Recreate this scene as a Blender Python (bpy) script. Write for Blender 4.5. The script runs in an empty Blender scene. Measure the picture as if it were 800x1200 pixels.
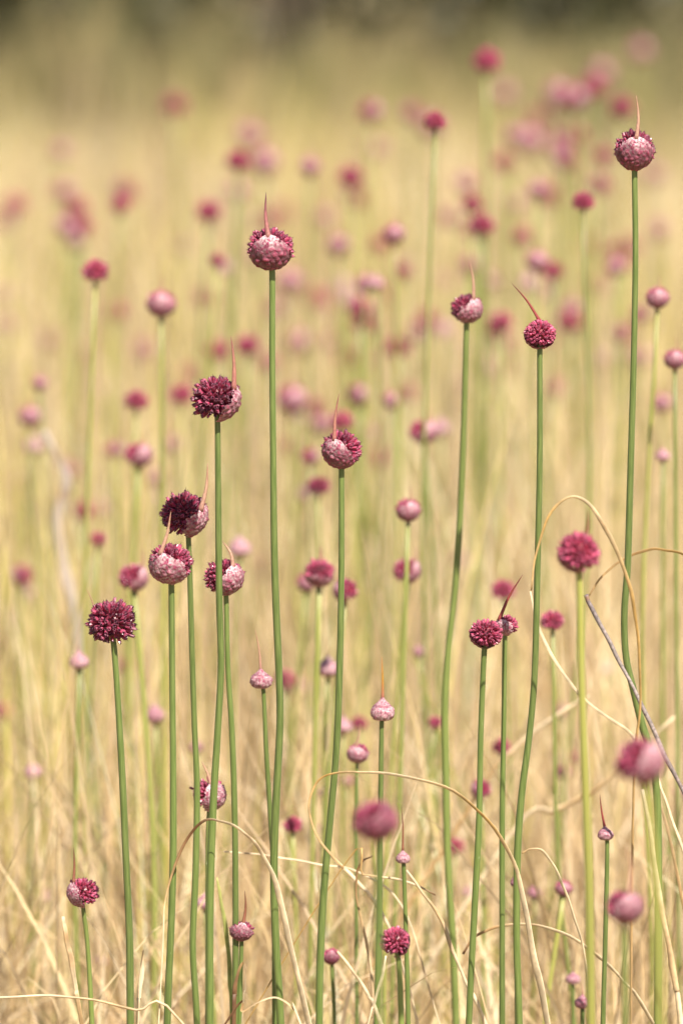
import bpy, math, random
import numpy as np
from mathutils import Vector, Matrix

# ------------------------------------------------------------------ camera, sky, sun, exposure
scene = bpy.context.scene
C = scene.collection
CAM_H = 1.0
FPX = 6667.0            # 200 mm lens on a 24 x 36 frame held upright, in photo pixels
HORIZON = -20.0         # photo row of the horizon
PITCH = math.atan((600 - HORIZON) / FPX)
FOCUS = 3.77

cam_d = bpy.data.cameras.new('camera')
cam = bpy.data.objects.new('camera', cam_d)
C.objects.link(cam)
cam.location = (0, 0, CAM_H)
cam.rotation_euler = (math.pi / 2 - PITCH, 0, 0)
cam_d.sensor_fit = 'VERTICAL'
cam_d.sensor_height = 36.0
cam_d.sensor_width = 24.0
cam_d.lens = 200.0
cam_d.clip_start = 0.05
cam_d.clip_end = 2000
cam_d.dof.use_dof = True
cam_d.dof.focus_distance = FOCUS
cam_d.dof.aperture_fstop = 7.0
scene.camera = cam

SUN_EL = math.radians(50)
SUN_AZ = math.atan2(0.42, -0.90)        # measured from +Y towards +X
sun_vec = Vector((math.sin(SUN_AZ) * math.cos(SUN_EL), math.cos(SUN_AZ) * math.cos(SUN_EL), math.sin(SUN_EL)))
world = bpy.data.worlds.new('World')
scene.world = world
world.use_nodes = True
wn = world.node_tree
bg = wn.nodes['Background']
sky = wn.nodes.new('ShaderNodeTexSky')
sky.sky_type = 'NISHITA'
sky.sun_disc = False
sky.sun_elevation = SUN_EL
sky.sun_rotation = SUN_AZ
sky.air_density = 1.0
sky.dust_density = 1.5
wn.links.new(sky.outputs[0], bg.inputs[0])
bg.inputs[1].default_value = 0.055

sd = bpy.data.lights.new('sun', 'SUN')
sd.energy = 5.0
sd.angle = math.radians(0.53)
sd.color = (1.0, 0.915, 0.80)
sun = bpy.data.objects.new('sun', sd)
C.objects.link(sun)
sun.location = (3, -4, 8)
sun.rotation_euler = (-sun_vec).to_track_quat('-Z', 'Y').to_euler()

scene.view_settings.view_transform = 'Standard'
scene.view_settings.look = 'None'
scene.view_settings.exposure = 1.0
scene.view_settings.gamma = 1.0
scene.view_settings.use_curve_mapping = False
scene.cycles.max_bounces = 5
scene.cycles.transparent_max_bounces = 8

# ------------------------------------------------------------------ helpers
cp, sp = math.cos(PITCH), math.sin(PITCH)
FWD = Vector((0, cp, -sp)); UP = Vector((0, sp, cp)); RIGHT = Vector((1, 0, 0))

def at(x, y, D):
    """world point seen at photo pixel (x, y), D metres out along the ground"""
    d = FWD + RIGHT * ((x - 400) / FPX) + UP * (-(y - 600) / FPX)
    return Vector((0, 0, CAM_H)) + d * (D / d.y)

def px(D):
    return D / FPX      # metres per photo pixel at distance D

def tag(o, label=None, cat=None, group=None, kind=None):
    if label: o['label'] = label
    if cat: o['category'] = cat
    if group: o['group'] = group
    if kind: o['kind'] = kind
    return o

def mesh(name, verts, faces, mat, cols=None, smooth=True, extra=None):
    me = bpy.data.meshes.new(name)
    me.from_pydata([tuple(v) for v in verts], [], faces)
    if cols is not None:
        a = me.color_attributes.new('Col', 'FLOAT_COLOR', 'POINT')
        arr = np.ones((len(verts), 4), np.float32)
        arr[:, :3] = np.asarray(cols, np.float32)[:, :3]
        a.data.foreach_set('color', arr.ravel())
    for k, vals in (extra or {}).items():
        a = me.attributes.new(k, 'FLOAT', 'POINT')
        a.data.foreach_set('value', np.asarray(vals, np.float32))
    if smooth:
        me.polygons.foreach_set('use_smooth', [True] * len(me.polygons))
    me.materials.append(mat)
    me.update()
    return me

def link(name, me, parent=None, loc=(0, 0, 0), rot=(0, 0, 0), scale=1.0):
    o = bpy.data.objects.new(name, me)
    C.objects.link(o)
    o.location = loc; o.rotation_euler = rot
    o.scale = (scale,) * 3 if not hasattr(scale, '__len__') else scale
    if parent is not None: o.parent = parent
    return o

def empty(name, loc):
    o = bpy.data.objects.new(name, None)
    C.objects.link(o); o.location = loc
    o.empty_display_size = 0.02
    return o

def spline(pts, per=6):
    """Catmull-Rom through points of any dimension"""
    P = [np.asarray(p, float) for p in pts]
    P = [2 * P[0] - P[1]] + P + [2 * P[-1] - P[-2]]
    out = []
    for i in range(1, len(P) - 2):
        p0, p1, p2, p3 = P[i - 1], P[i], P[i + 1], P[i + 2]
        for k in range(per):
            t = k / per
            out.append(0.5 * (2 * p1 + (p2 - p0) * t + (2 * p0 - 5 * p1 + 4 * p2 - p3) * t * t + (3 * p1 - p0 - 3 * p2 + p3) * t ** 3))
    out.append(P[-2])
    return np.array(out)

def tube(path, radii, n=8, flat=1.0, cap=True, twist=0.0):
    """swept tube; flat < 1 squashes the section into a strap-like leaf"""
    path = np.asarray(path, float); m = len(path)
    verts, faces = [], []
    ref = np.array([1.0, 0.12, 0.05]); ref /= np.linalg.norm(ref)
    for i in range(m):
        t = path[min(i + 1, m - 1)] - path[max(i - 1, 0)]
        t = t / (np.linalg.norm(t) + 1e-12)
        u = ref - t * ref.dot(t); u /= np.linalg.norm(u) + 1e-12
        ref = u
        w = np.cross(t, u)
        a0 = twist * i / m
        for k in range(n):
            a = 2 * math.pi * k / n
            c, s = math.cos(a), math.sin(a) * flat
            cc, ss = c * math.cos(a0) - s * math.sin(a0), c * math.sin(a0) + s * math.cos(a0)
            verts.append(path[i] + radii[i] * (u * cc + w * ss))
    for i in range(m - 1):
        for k in range(n):
            faces.append((i * n + k, i * n + (k + 1) % n, (i + 1) * n + (k + 1) % n, (i + 1) * n + k))
    if cap:
        faces.append(tuple(range(n - 1, -1, -1)))
        faces.append(tuple((m - 1) * n + k for k in range(n)))
    return verts, faces

# ------------------------------------------------------------------ materials
def new_mat(name):
    m = bpy.data.materials.new(name); m.use_nodes = True
    nt = m.node_tree
    return m, nt, nt.nodes['Principled BSDF'], nt.nodes['Material Output']

def N(nt, kind, **kw):
    n = nt.nodes.new(kind)
    for k, v in kw.items(): setattr(n, k, v)
    return n

def translucent(nt, bsdf, out, colour_socket, amount, tint=(1, 1, 1, 1)):
    tr = N(nt, 'ShaderNodeBsdfTranslucent'); mx = N(nt, 'ShaderNodeMixShader')
    mul = N(nt, 'ShaderNodeMix', data_type='RGBA', blend_type='MULTIPLY')
    mul.inputs[0].default_value = 1
    nt.links.new(colour_socket, mul.inputs[6]); mul.inputs[7].default_value = tint
    nt.links.new(mul.outputs[2], tr.inputs[0])
    mx.inputs[0].default_value = amount
    nt.links.new(bsdf.outputs[0], mx.inputs[1]); nt.links.new(tr.outputs[0], mx.inputs[2])
    nt.links.new(mx.outputs[0], out.inputs[0])

def attr(nt, name='Col'):
    a = N(nt, 'ShaderNodeAttribute'); a.attribute_name = name
    return a

def mixc(nt, fac, a, b, blend='MIX'):
    m = N(nt, 'ShaderNodeMix', data_type='RGBA', blend_type=blend)
    for sock, v in ((m.inputs[0], fac), (m.inputs[6], a), (m.inputs[7], b)):
        if hasattr(v, 'links'): nt.links.new(v, sock)
        else: sock.default_value = v
    return m.outputs[2]

def ramp(nt, src, stops):
    r = N(nt, 'ShaderNodeValToRGB')
    e = r.color_ramp.elements
    while len(e) < len(stops): e.new(0.5)
    for el, (p, c) in zip(e, stops):
        el.position = p; el.color = c if len(c) == 4 else (*c, 1)
    nt.links.new(src, r.inputs[0])
    return r.outputs[0]

def noise(nt, scale, detail=3, vec=None, rough=0.5):
    n = N(nt, 'ShaderNodeTexNoise'); n.inputs['Scale'].default_value = scale
    n.inputs['Detail'].default_value = detail; n.inputs['Roughness'].default_value = rough
    if vec is not None: nt.links.new(vec, n.inputs['Vector'])
    return n.outputs['Fac']

def objcoord(nt, scale=(1, 1, 1)):
    tc = N(nt, 'ShaderNodeTexCoord'); mp = N(nt, 'ShaderNodeMapping')
    nt.links.new(tc.outputs['Object'], mp.inputs[0]); mp.inputs['Scale'].default_value = scale
    return mp.outputs[0]

# green scape
M_stem, nt, b, out = new_mat('stem')
v = objcoord(nt, (1, 1, 0.06))
f = noise(nt, 900, 3, v)
c = mixc(nt, ramp(nt, f, [(0.35, (0, 0, 0)), (0.7, (1, 1, 1))]), attr(nt).outputs['Color'], (0.27, 0.31, 0.10, 1))
c2 = mixc(nt, 0.30, attr(nt).outputs['Color'], c)
sc = ramp(nt, noise(nt, 130, 5, objcoord(nt, (1, 1, 0.7)), 0.7), [(0.70, (0, 0, 0)), (0.76, (1, 1, 1))])
c3 = mixc(nt, sc, c2, (0.42, 0.47, 0.30, 1))
nt.links.new(c3, b.inputs['Base Color'])
b.inputs['Roughness'].default_value = 0.42
b.inputs['Sheen Weight'].default_value = 0.05
b.inputs['Subsurface Weight'].default_value = 0.0

# florets
M_floret, nt, b, out = new_mat('floret')
cc = attr(nt).outputs['Color']
f = noise(nt, 10, 2, objcoord(nt))
c = mixc(nt, 0.5, cc, ramp(nt, f, [(0.3, (0.55, 0.5, 0.5)), (0.7, (1.3, 1.25, 1.25))]), 'MULTIPLY')
nt.links.new(c, b.inputs['Base Color'])
b.inputs['Roughness'].default_value = 0.30
translucent(nt, b, out, c, 0.22, (1.0, 0.6, 0.7, 1))

# papery spathe: crimson skin over the pressed buds, bleached near the beak
M_spathe, nt, b, out = new_mat('spathe')
vec = objcoord(nt)
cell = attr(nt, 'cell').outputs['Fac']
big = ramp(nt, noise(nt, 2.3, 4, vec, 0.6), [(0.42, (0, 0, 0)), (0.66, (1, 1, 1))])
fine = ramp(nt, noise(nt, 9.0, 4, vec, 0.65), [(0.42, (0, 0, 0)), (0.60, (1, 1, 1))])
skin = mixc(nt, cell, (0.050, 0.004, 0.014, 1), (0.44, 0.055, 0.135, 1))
veil = N(nt, 'ShaderNodeMath', operation='MULTIPLY'); nt.links.new(fine, veil.inputs[0]); veil.inputs[1].default_value = 0.16
skin = mixc(nt, veil.outputs[0], skin, (0.52, 0.20, 0.26, 1))
paper = mixc(nt, fine, (0.78, 0.59, 0.61, 1), (0.36, 0.060, 0.130, 1))
pl = attr(nt, 'pale').outputs['Fac']
mlt = N(nt, 'ShaderNodeMath', operation='MULTIPLY_ADD'); nt.links.new(big, mlt.inputs[0]); mlt.inputs[1].default_value = 0.22; nt.links.new(pl, mlt.inputs[2]); mlt.use_clamp = True
c = mixc(nt, mlt.outputs[0], skin, paper)
nt.links.new(c, b.inputs['Base Color'])
b.inputs['Roughness'].default_value = 0.42
b.inputs['Specular IOR Level'].default_value = 0.22
bp = N(nt, 'ShaderNodeBump'); bp.inputs['Strength'].default_value = 0.5; bp.inputs['Distance'].default_value = 0.0006
nt.links.new(fine, bp.inputs['Height']); nt.links.new(bp.outputs[0], b.inputs['Normal'])
translucent(nt, b, out, c, 0.2)

# plain vertex-coloured plant matter
def leafy(name, rough, trans, fscale=300, lo=0.72, hi=1.22, stretch=(1, 1, 1)):
    m, nt, b, out = new_mat(name)
    f = noise(nt, fscale, 3, objcoord(nt, stretch))
    c = mixc(nt, 1.0, attr(nt).outputs['Color'], ramp(nt, f, [(0.3, (lo,) * 3), (0.7, (hi,) * 3)]), 'MULTIPLY')
    nt.links.new(c, b.inputs['Base Color'])
    b.inputs['Roughness'].default_value = rough
    if trans: translucent(nt, b, out, c, trans)
    return m
M_beak = leafy('beak', 0.5, 0.2, 11)
M_straw = leafy('straw', 0.55, 0.25, 220, 0.80, 1.14)
M_grass = leafy('dry_grass', 0.6, 0.32, 60, 0.85, 1.12)
M_leaf = leafy('leaf', 0.5, 0.3, 2)
M_bark = leafy('bark', 0.85, 0, 30)
M_stick = leafy('weathered_stick', 0.7, 0, 500, 0.5, 1.35)

# ground: pale dry soil with straw litter
M_ground, nt, b, out = new_mat('ground')
vec = objcoord(nt)
f1 = noise(nt, 0.35, 4, vec); f2 = noise(nt, 45, 6, vec, 0.65)
c = mixc(nt, ramp(nt, f1, [(0.35, (0, 0, 0)), (0.65, (1, 1, 1))]), (0.36, 0.255, 0.14, 1), (0.30, 0.25, 0.115, 1))
c = mixc(nt, 1.0, c, ramp(nt, f2, [(0.3, (0.55,) * 3), (0.7, (1.35,) * 3)]), 'MULTIPLY')
nt.links.new(c, b.inputs['Base Color']); b.inputs['Roughness'].default_value = 0.95
bp = N(nt, 'ShaderNodeBump'); bp.inputs['Strength'].default_value = 0.8; bp.inputs['Distance'].default_value = 0.02
nt.links.new(f2, bp.inputs['Height']); nt.links.new(bp.outputs[0], b.inputs['Normal'])

# ------------------------------------------------------------------ ground
gx = np.concatenate([np.linspace(-400, -12, 9), np.linspace(-9, 9, 37), np.linspace(12, 400, 9)])
gy = np.concatenate([np.linspace(-400, -4, 8), np.linspace(-3, 20, 93), np.linspace(22, 60, 30), np.linspace(70, 700, 12)])
gv, gf = [], []
for y in gy:
    for x in gx:
        z = 0.0
        if -3 <= y <= 60 and abs(x) <= 9:
            z = -0.012 + 0.010 * math.sin(x * 3.1 + 1.3 * math.sin(y * 1.7)) + 0.008 * math.sin(y * 2.3 + x)
        gv.append((x, y, z))
nx = len(gx)
for j in range(len(gy) - 1):
    for i in range(nx - 1):
        gf.append((j * nx + i, j * nx + i + 1, (j + 1) * nx + i + 1, (j + 1) * nx + i))
tag(link('ground', mesh('ground', gv, gf, M_ground)), 'dry straw-coloured soil under the meadow', None, None, 'structure')

# ------------------------------------------------------------------ shrubs closing off the meadow
def shrub_meshes(seed, h, w, tone):
    r = np.random.default_rng(seed)
    tv, tf, tc = [], [], []
    for k in range(6):
        a = r.uniform(0, 2 * math.pi); sp_ = r.uniform(0.15, 0.5) * w
        pts = [(0.05 * math.cos(a), 0.05 * math.sin(a), -0.05), (0.25 * sp_ * math.cos(a), 0.25 * sp_ * math.sin(a), h * 0.3),
               (0.7 * sp_ * math.cos(a + .3), 0.7 * sp_ * math.sin(a + .3), h * 0.6), (sp_ * math.cos(a + .4), sp_ * math.sin(a + .4), h * 0.86)]
        p = spline(pts, 4)
        v, f = tube(p, np.linspace(0.06, 0.012, len(p)), 6)
        o = len(tv); tv += v; tf += [tuple(i + o for i in q) for q in f]
    tc = np.tile([0.10, 0.075, 0.05], (len(tv), 1))
    n_cl = 60
    cl = []
    for _ in range(n_cl):
        a = r.uniform(0, 2 * math.pi); z = r.uniform(0.08, 1.0)
        rad = w * 0.5 * math.sqrt(max(0.05, 1 - (z * 0.95) ** 2.2)) * r.uniform(0.25, 1.0)
        cl.append((rad * math.cos(a), rad * math.sin(a), z * h, r.uniform(0.18, 0.42), r.uniform(0.6, 1.35)))
    lv, lf, lc = [], [], []
    for (x, y, z, s, br) in cl:
        for _ in range(46):
            p = np.array([x, y, z]) + r.normal(0, s * 0.55, 3)
            p[2] = max(p[2], 0.05)
            u = r.normal(0, 1, 3); u /= np.linalg.norm(u); q = np.cross(u, r.normal(0, 1, 3)); q /= np.linalg.norm(q)
            L = r.uniform(0.05, 0.11); Wd = L * 0.5
            o = len(lv)
            lv += [p - u * L, p + q * Wd, p + u * L, p - q * Wd]
            lf.append((o, o + 1, o + 2, o + 3))
            k = br * r.uniform(0.75, 1.25)
            lc += [np.array(tone) * k] * 4
    return mesh('trunk', tv, tf, M_bark, tc), mesh('crown', lv, lf, M_leaf, lc, smooth=False)

SH = [shrub_meshes(11, 3.6, 3.4, (0.062, 0.066, 0.026)), shrub_meshes(12, 2.9, 2.8, (0.085, 0.085, 0.034)), shrub_meshes(13, 4.6, 3.6, (0.040, 0.044, 0.020))]
SHL = ['broad mid green bush closing off the far end of the meadow', 'low olive bush closing off the far end of the meadow', 'tall dark evergreen bush closing off the far end of the meadow']
rs = random.Random(5)
BUSH = [(-9.5, 44, 0), (-7.6, 46, 2), (-5.8, 43, 1), (-4.3, 47, 0), (-3.1, 50, 1), (-2.0, 46, 1), (-1.0, 52, 0), (-0.35, 41, 2), (0.75, 43, 2), (1.7, 50, 1), (1.9, 50, 1), (3.2, 44, 0), (4.1, 46, 1), (5.2, 43, 0), (6.9, 45, 2), (8.8, 44, 1)]
for x, y, k in BUSH:
    e = empty('bush', (x, y, 0)); e.rotation_euler.z = rs.uniform(0, 6.28)
    s = rs.uniform(0.85, 1.2); e.scale = (s, s, s)
    tag(e, SHL[k], 'bush', 'bushes at the far end of the meadow')
    link('trunk', SH[k][0], e); link('crown', SH[k][1], e)

# ------------------------------------------------------------------ grass
def grass(n, dmin, dmax, hmin, hmax, wmin, wmax, lean, palette, margin=1.3, seed=1, K=5, fallen=0.15, droop=0.35, clump=None):
    """ribbon blades as arrays: verts (n*K*2, 3), colours"""
    r = np.random.default_rng(seed)
    D = np.sqrt(r.uniform(dmin ** 2, dmax ** 2, n)) if dmax > 8 else r.uniform(dmin, dmax, n)
    half = 0.06 * D + margin
    X = r.uniform(-1, 1, n) * half
    if clump:
        nc = max(4, int(n / clump))
        gi = r.integers(0, nc, n)
        X = X[gi] + r.normal(0, 0.012 + 0.002 * D[gi], n); D = D[gi] + r.normal(0, 0.02, n)
        ch = r.uniform(0.7, 1.25, nc)[gi]; cb = r.uniform(0.50, 1.30, nc)[gi]; cpal = r.integers(0, len(palette), nc)[gi]
    H = r.uniform(hmin, hmax, n) * (0.75 + 0.5 * r.random(n))
    if clump: H = H * ch
    W = r.uniform(wmin, wmax, n)
    le = np.abs(r.normal(0, lean, n)); fl = r.random(n) < fallen
    le[fl] = r.uniform(0.7, 1.6, fl.sum())
    az = r.uniform(0, 2 * np.pi, n); psi = r.uniform(0, 2 * np.pi, n)
    dr = r.uniform(0, droop, n)
    t = np.linspace(0, 1, K)[None, :]
    L = H[:, None]
    ang = le[:, None] * (0.35 + 0.65 * t) + dr[:, None] * 2.6 * t ** 2.2     # angle from vertical along the blade
    dt = 1.0 / (K - 1)
    hx = np.cumsum(np.sin(ang), 1) * dt * L; hz = np.cumsum(np.cos(ang), 1) * dt * L
    hx = hx - hx[:, :1]; hz = hz - hz[:, :1]
    hz = np.maximum(hz, 0.004) - 0.02 * (t == 0)
    cx = X[:, None] + hx * np.cos(az)[:, None]; cy = D[:, None] + hx * np.sin(az)[:, None]
    w = (W[:, None] * 0.5) * np.clip(1.15 - t ** 2 * 1.05, 0.1, 1)
    wx = w * np.cos(psi)[:, None]; wy = w * np.sin(psi)[:, None]
    V = np.empty((n, K, 2, 3), np.float32)
    V[:, :, 0, 0] = cx - wx; V[:, :, 1, 0] = cx + wx
    V[:, :, 0, 1] = cy - wy; V[:, :, 1, 1] = cy + wy
    V[:, :, :, 2] = hz[:, :, None]
    pal = np.array(palette, np.float32)
    ci = r.integers(0, len(pal), n) if not clump else cpal; cj = r.integers(0, len(pal), n); m = r.random(n)[:, None] * 0.5
    col = pal[ci] * (1 - m) + pal[cj] * m
    col = col * r.uniform(0.8, 1.15, n)[:, None]
    if clump: col = np.clip(col * cb[:, None], 0, 0.86)
    Cc = np.ones((n, K, 2, 4), np.float32); Cc[..., :3] = col[:, None, None, :]
    return V.reshape(n, K * 2, 3), Cc.reshape(n, K * 2, 4), K

def grass_object(name, batches, label):
    vs, cs, fs = [], [], []
    off = 0
    for V, Cc, K in batches:
        n = len(V)
        base = (np.arange(n) * K * 2)[:, None, None] + off
        k = (np.arange(K - 1) * 2)[None, :, None]
        q = np.array([0, 1, 3, 2])[None, None, :]
        fs.append((base + k + q).reshape(-1, 4)); vs.append(V.reshape(-1, 3)); cs.append(Cc.reshape(-1, 4))
        off += n * K * 2
    vs = np.concatenate(vs); cs = np.concatenate(cs); fs = np.concatenate(fs).astype(np.int32)
    me = bpy.data.meshes.new(name)
    me.vertices.add(len(vs)); me.vertices.foreach_set('co', vs.ravel().astype(np.float32))
    me.loops.add(fs.size); me.loops.foreach_set('vertex_index', fs.ravel())
    me.polygons.add(len(fs)); me.polygons.foreach_set('loop_start', np.arange(0, fs.size, 4, dtype=np.int32))
    me.polygons.foreach_set('use_smooth', np.ones(len(fs), bool))
    me.update(calc_edges=True)
    a = me.color_attributes.new('Col', 'FLOAT_COLOR', 'POINT'); a.data.foreach_set('color', cs.ravel())
    me.materials.append(M_grass)
    return tag(link(name, me), label, None, None, 'stuff')

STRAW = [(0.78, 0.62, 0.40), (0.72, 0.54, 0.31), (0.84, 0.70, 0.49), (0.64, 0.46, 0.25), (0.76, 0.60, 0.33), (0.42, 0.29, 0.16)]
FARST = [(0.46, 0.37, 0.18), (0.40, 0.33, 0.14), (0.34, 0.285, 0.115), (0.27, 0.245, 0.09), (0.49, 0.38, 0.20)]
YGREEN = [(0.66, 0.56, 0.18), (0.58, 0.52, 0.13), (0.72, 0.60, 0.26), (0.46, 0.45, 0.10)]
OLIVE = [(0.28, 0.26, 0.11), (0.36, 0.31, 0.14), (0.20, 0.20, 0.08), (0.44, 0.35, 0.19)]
grass_object('dry_grass', [
    grass(5000, -1.0, 3.1, 0.05, 0.16, 0.0012, 0.003, 0.5, STRAW, 1.4, 21),
    grass(7000, 3.1, 4.05, 0.05, 0.20, 0.0012, 0.003, 0.5, STRAW, 1.4, 22, fallen=0.35),
    grass(1300, 4.0, 5.4, 0.22, 0.46, 0.0025, 0.0055, 0.30, STRAW, 1.3, 27, K=9, fallen=0.1, droop=0.95),
    grass(520, 3.88, 4.45, 0.22, 0.38, 0.0010, 0.0028, 0.38, STRAW, 1.2, 44, K=10, fallen=0.1, droop=0.85),
    grass(1500, 4.3, 7.0, 0.36, 0.60, 0.0018, 0.0034, 0.10, STRAW, 1.3, 41, K=6, fallen=0.0, droop=0.12),
    grass(2600, 6.5, 11.0, 0.42, 0.68, 0.0022, 0.0040, 0.10, STRAW, 1.4, 42, K=6, fallen=0.0, droop=0.12),
    grass(14000, 4.05, 6.5, 0.14, 0.42, 0.0012, 0.0032, 0.22, STRAW, 1.3, 23, K=6, fallen=0.14, clump=14),
    grass(8000, 4.05, 6.5, 0.10, 0.34, 0.0012, 0.0032, 0.35, STRAW, 1.3, 28, K=6, fallen=0.3),
    grass(30000, 6.0, 10.0, 0.22, 0.50, 0.0016, 0.0045, 0.22, STRAW, 1.4, 24, clump=22),
    grass(50000, 9.5, 22, 0.25, 0.55, 0.002, 0.006, 0.25, STRAW, 1.6, 25, clump=34),
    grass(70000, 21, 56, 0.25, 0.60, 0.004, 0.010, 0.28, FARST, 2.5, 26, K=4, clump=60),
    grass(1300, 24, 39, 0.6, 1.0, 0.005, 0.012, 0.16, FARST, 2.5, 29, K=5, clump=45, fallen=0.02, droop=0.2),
], 'dry straw-coloured meadow grass, bleached and tangled')
grass_object('green_grass', [
    grass(420, 4.3, 7.5, 0.40, 0.66, 0.0022, 0.0038, 0.07, YGREEN, 1.3, 43, K=6, fallen=0.0, droop=0.08),
    grass(1500, 4.2, 7.0, 0.25, 0.50, 0.0016, 0.0040, 0.12, YGREEN, 1.3, 31, fallen=0.0, droop=0.1, clump=5),
    grass(5000, 6.5, 13, 0.30, 0.62, 0.002, 0.0045, 0.12, YGREEN, 1.4, 32, fallen=0.0, droop=0.1, clump=10),
    grass(3500, 12, 24, 0.30, 0.62, 0.003, 0.006, 0.14, YGREEN, 1.6, 33, fallen=0.0, droop=0.1, clump=20),
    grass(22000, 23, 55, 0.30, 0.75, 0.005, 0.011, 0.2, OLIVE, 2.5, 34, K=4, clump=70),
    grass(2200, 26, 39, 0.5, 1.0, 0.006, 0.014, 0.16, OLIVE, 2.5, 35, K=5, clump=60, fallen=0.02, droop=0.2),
], 'yellow-green grass stalks standing among the dry straw')

# ------------------------------------------------------------------ allium heads
def fib_dirs(n, r, zmin=-0.85, jitter=0.05):
    out = []; ga = math.pi * (3 - math.sqrt(5))
    for i in range(n):
        z = 1 - (i + 0.5) / n * (1 - zmin)
        rad = math.sqrt(max(0, 1 - z * z)); a = ga * i
        v = np.array([rad * math.cos(a), rad * math.sin(a), z]) + r.normal(0, jitter, 3)
        out.append(v / np.linalg.norm(v))
    return out

def basis(a):
    t = np.array([0, 0, 1.0]) if abs(a[2]) < 0.9 else np.array([1.0, 0, 0])
    u = np.cross(t, a); u /= np.linalg.norm(u)
    return u, np.cross(a, u)

def umbel_mesh(seed, n=190, pink=0.3, squash=0.92, S=None, alpha=None, seg=6, slim=0.105, spiky=0.08):
    """unit-radius globe of small tulip-shaped florets; florets under the spathe stay pressed in"""
    r = np.random.default_rng(seed)
    verts, faces, cols = [], [], []
    # dense heart of pedicels
    nu, nv = 12, 8
    for j in range(nv + 1):
        th = math.pi * j / nv
        for i in range(nu):
            ph = 2 * math.pi * i / nu
            verts.append(np.array([math.sin(th) * math.cos(ph), math.sin(th) * math.sin(ph), math.cos(th)]) * 0.66)
            cols.append((0.16 + 0.10 * pink, 0.022, 0.045))
    for j in range(nv):
        for i in range(nu):
            faces.append((j * nu + i, j * nu + (i + 1) % nu, (j + 1) * nu + (i + 1) % nu, (j + 1) * nu + i))
    dark = np.array([0.056, 0.007, 0.028]); crim = np.array([0.40, 0.026, 0.090]); rose = np.array([0.64, 0.085, 0.205]); paleM = np.array([0.80, 0.50, 0.60])
    for d in fib_dirs(n, r):
        pressed = False
        if S is not None:
            ang = math.acos(max(-1, min(1, float(np.dot(d, S)))))
            pressed = ang < alpha - 0.06
        tip = (1.0 + r.normal(0, spiky * 0.6)) if not pressed else 0.86
        L = r.uniform(0.34, 0.46); w = slim * 0.88 * r.uniform(0.75, 1.2)
        ax = d + r.normal(0, 0.10, 3); ax /= np.linalg.norm(ax)
        if ax[2] < -0.5: ax[2] *= 0.7
        u, q = basis(ax)
        tw = r.uniform(0, 6.28)
        p0 = d * (tip - L)
        shade = r.uniform(0.5, 1.5); pk = min(1, max(0, pink + r.normal(0, 0.22)))
        o = len(verts)
        rings = [(0.0, 0.35, 0), (0.40, 0.90, 1), (0.74, 1.0, 2)]
        cb = (crim * (1 - pk) + rose * pk) * shade
        cm = (crim * (0.8 - 0.5 * pk) + rose * pk * 0.8 + dark * 0.2) * shade
        ct = dark * (1 - 0.75 * pk) * shade + rose * 0.75 * pk
        for t, rr, kk in rings:
            for k in range(seg):
                a = tw + 2 * math.pi * k / seg
                lobe = 1.0 if k % 2 == 0 else 0.82
                verts.append(p0 + ax * (L * t) + (u * math.cos(a) + q * math.sin(a)) * (w * rr * lobe))
                cols.append([cb, cb * 0.55 + cm * 0.45, cm][kk] if k % 2 == 0 else [cb, cb * .5 + paleM * .22, cm * 0.7 + paleM * (0.12 + .2 * pk)][kk])
        for k in range(seg):
            a = tw + 2 * math.pi * k / seg
            hi = k % 2 == 0
            verts.append(p0 + ax * (L * (1.06 if hi else 0.90)) + (u * math.cos(a) + q * math.sin(a)) * (w * (0.62 if hi else 0.80)))
            cols.append(ct if hi else ct * 0.45 + paleM * 0.55 * r.uniform(0.4, 1.1))
        verts.append(p0 + ax * (L * 0.80)); cols.append(dark * 0.7 + crim * 0.3 * shade + rose * 0.25 * pk)
        for j in range(3):
            for k in range(seg):
                faces.append((o + j * seg + k, o + j * seg + (k + 1) % seg, o + (j + 1) * seg + (k + 1) % seg, o + (j + 1) * seg + k))
        if not pressed and r.random() < spiky * 6:      # style and stamen tips standing out of the floret
            h0 = p0 + ax * L * 0.9; h1 = p0 + ax * (L * 1.0 + r.uniform(0.05, 0.14)) + r.normal(0, 0.02, 3)
            oo = len(verts) + 0
            for k in range(3):
                a = 2.1 * k
                verts.append(h0 + (u * math.cos(a) + q * math.sin(a)) * 0.022); cols.append(dark * 0.8)
            verts.append(h1); cols.append(np.array([0.05, 0.012, 0.045]))
            faces += [(oo, oo + 1, oo + 3), (oo + 1, oo + 2, oo + 3), (oo + 2, oo, oo + 3)]
        cidx = o + 4 * seg
        for k in range(seg):
            faces.append((o + 3 * seg + k, o + 3 * seg + (k + 1) % seg, cidx))
    V = np.array(verts); V[:, 2] *= squash
    return mesh('umbel', V, faces, M_floret, cols, smooth=False)

def nrm(v):
    v = np.asarray(v, float); return v / np.linalg.norm(v)

def wob(p, seed):
    x, y, z = p * 7.0 + seed * 1.7
    return math.sin(x * 1.1 + math.sin(y)) * math.cos(z * 1.3 + 0.5 * math.sin(x)) * 0.5 + 0.5 * math.sin(2.3 * y + 1.7 * z + seed)

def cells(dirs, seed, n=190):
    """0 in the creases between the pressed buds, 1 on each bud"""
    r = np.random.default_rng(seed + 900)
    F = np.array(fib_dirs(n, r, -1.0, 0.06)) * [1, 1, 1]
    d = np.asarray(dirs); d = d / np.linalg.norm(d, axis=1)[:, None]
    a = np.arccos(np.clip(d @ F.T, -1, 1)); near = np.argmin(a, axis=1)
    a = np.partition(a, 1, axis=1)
    return np.clip((a[:, 1] - a[:, 0]) / 0.15, 0, 1) * r.uniform(0.15, 1.0, n)[near]

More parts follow.
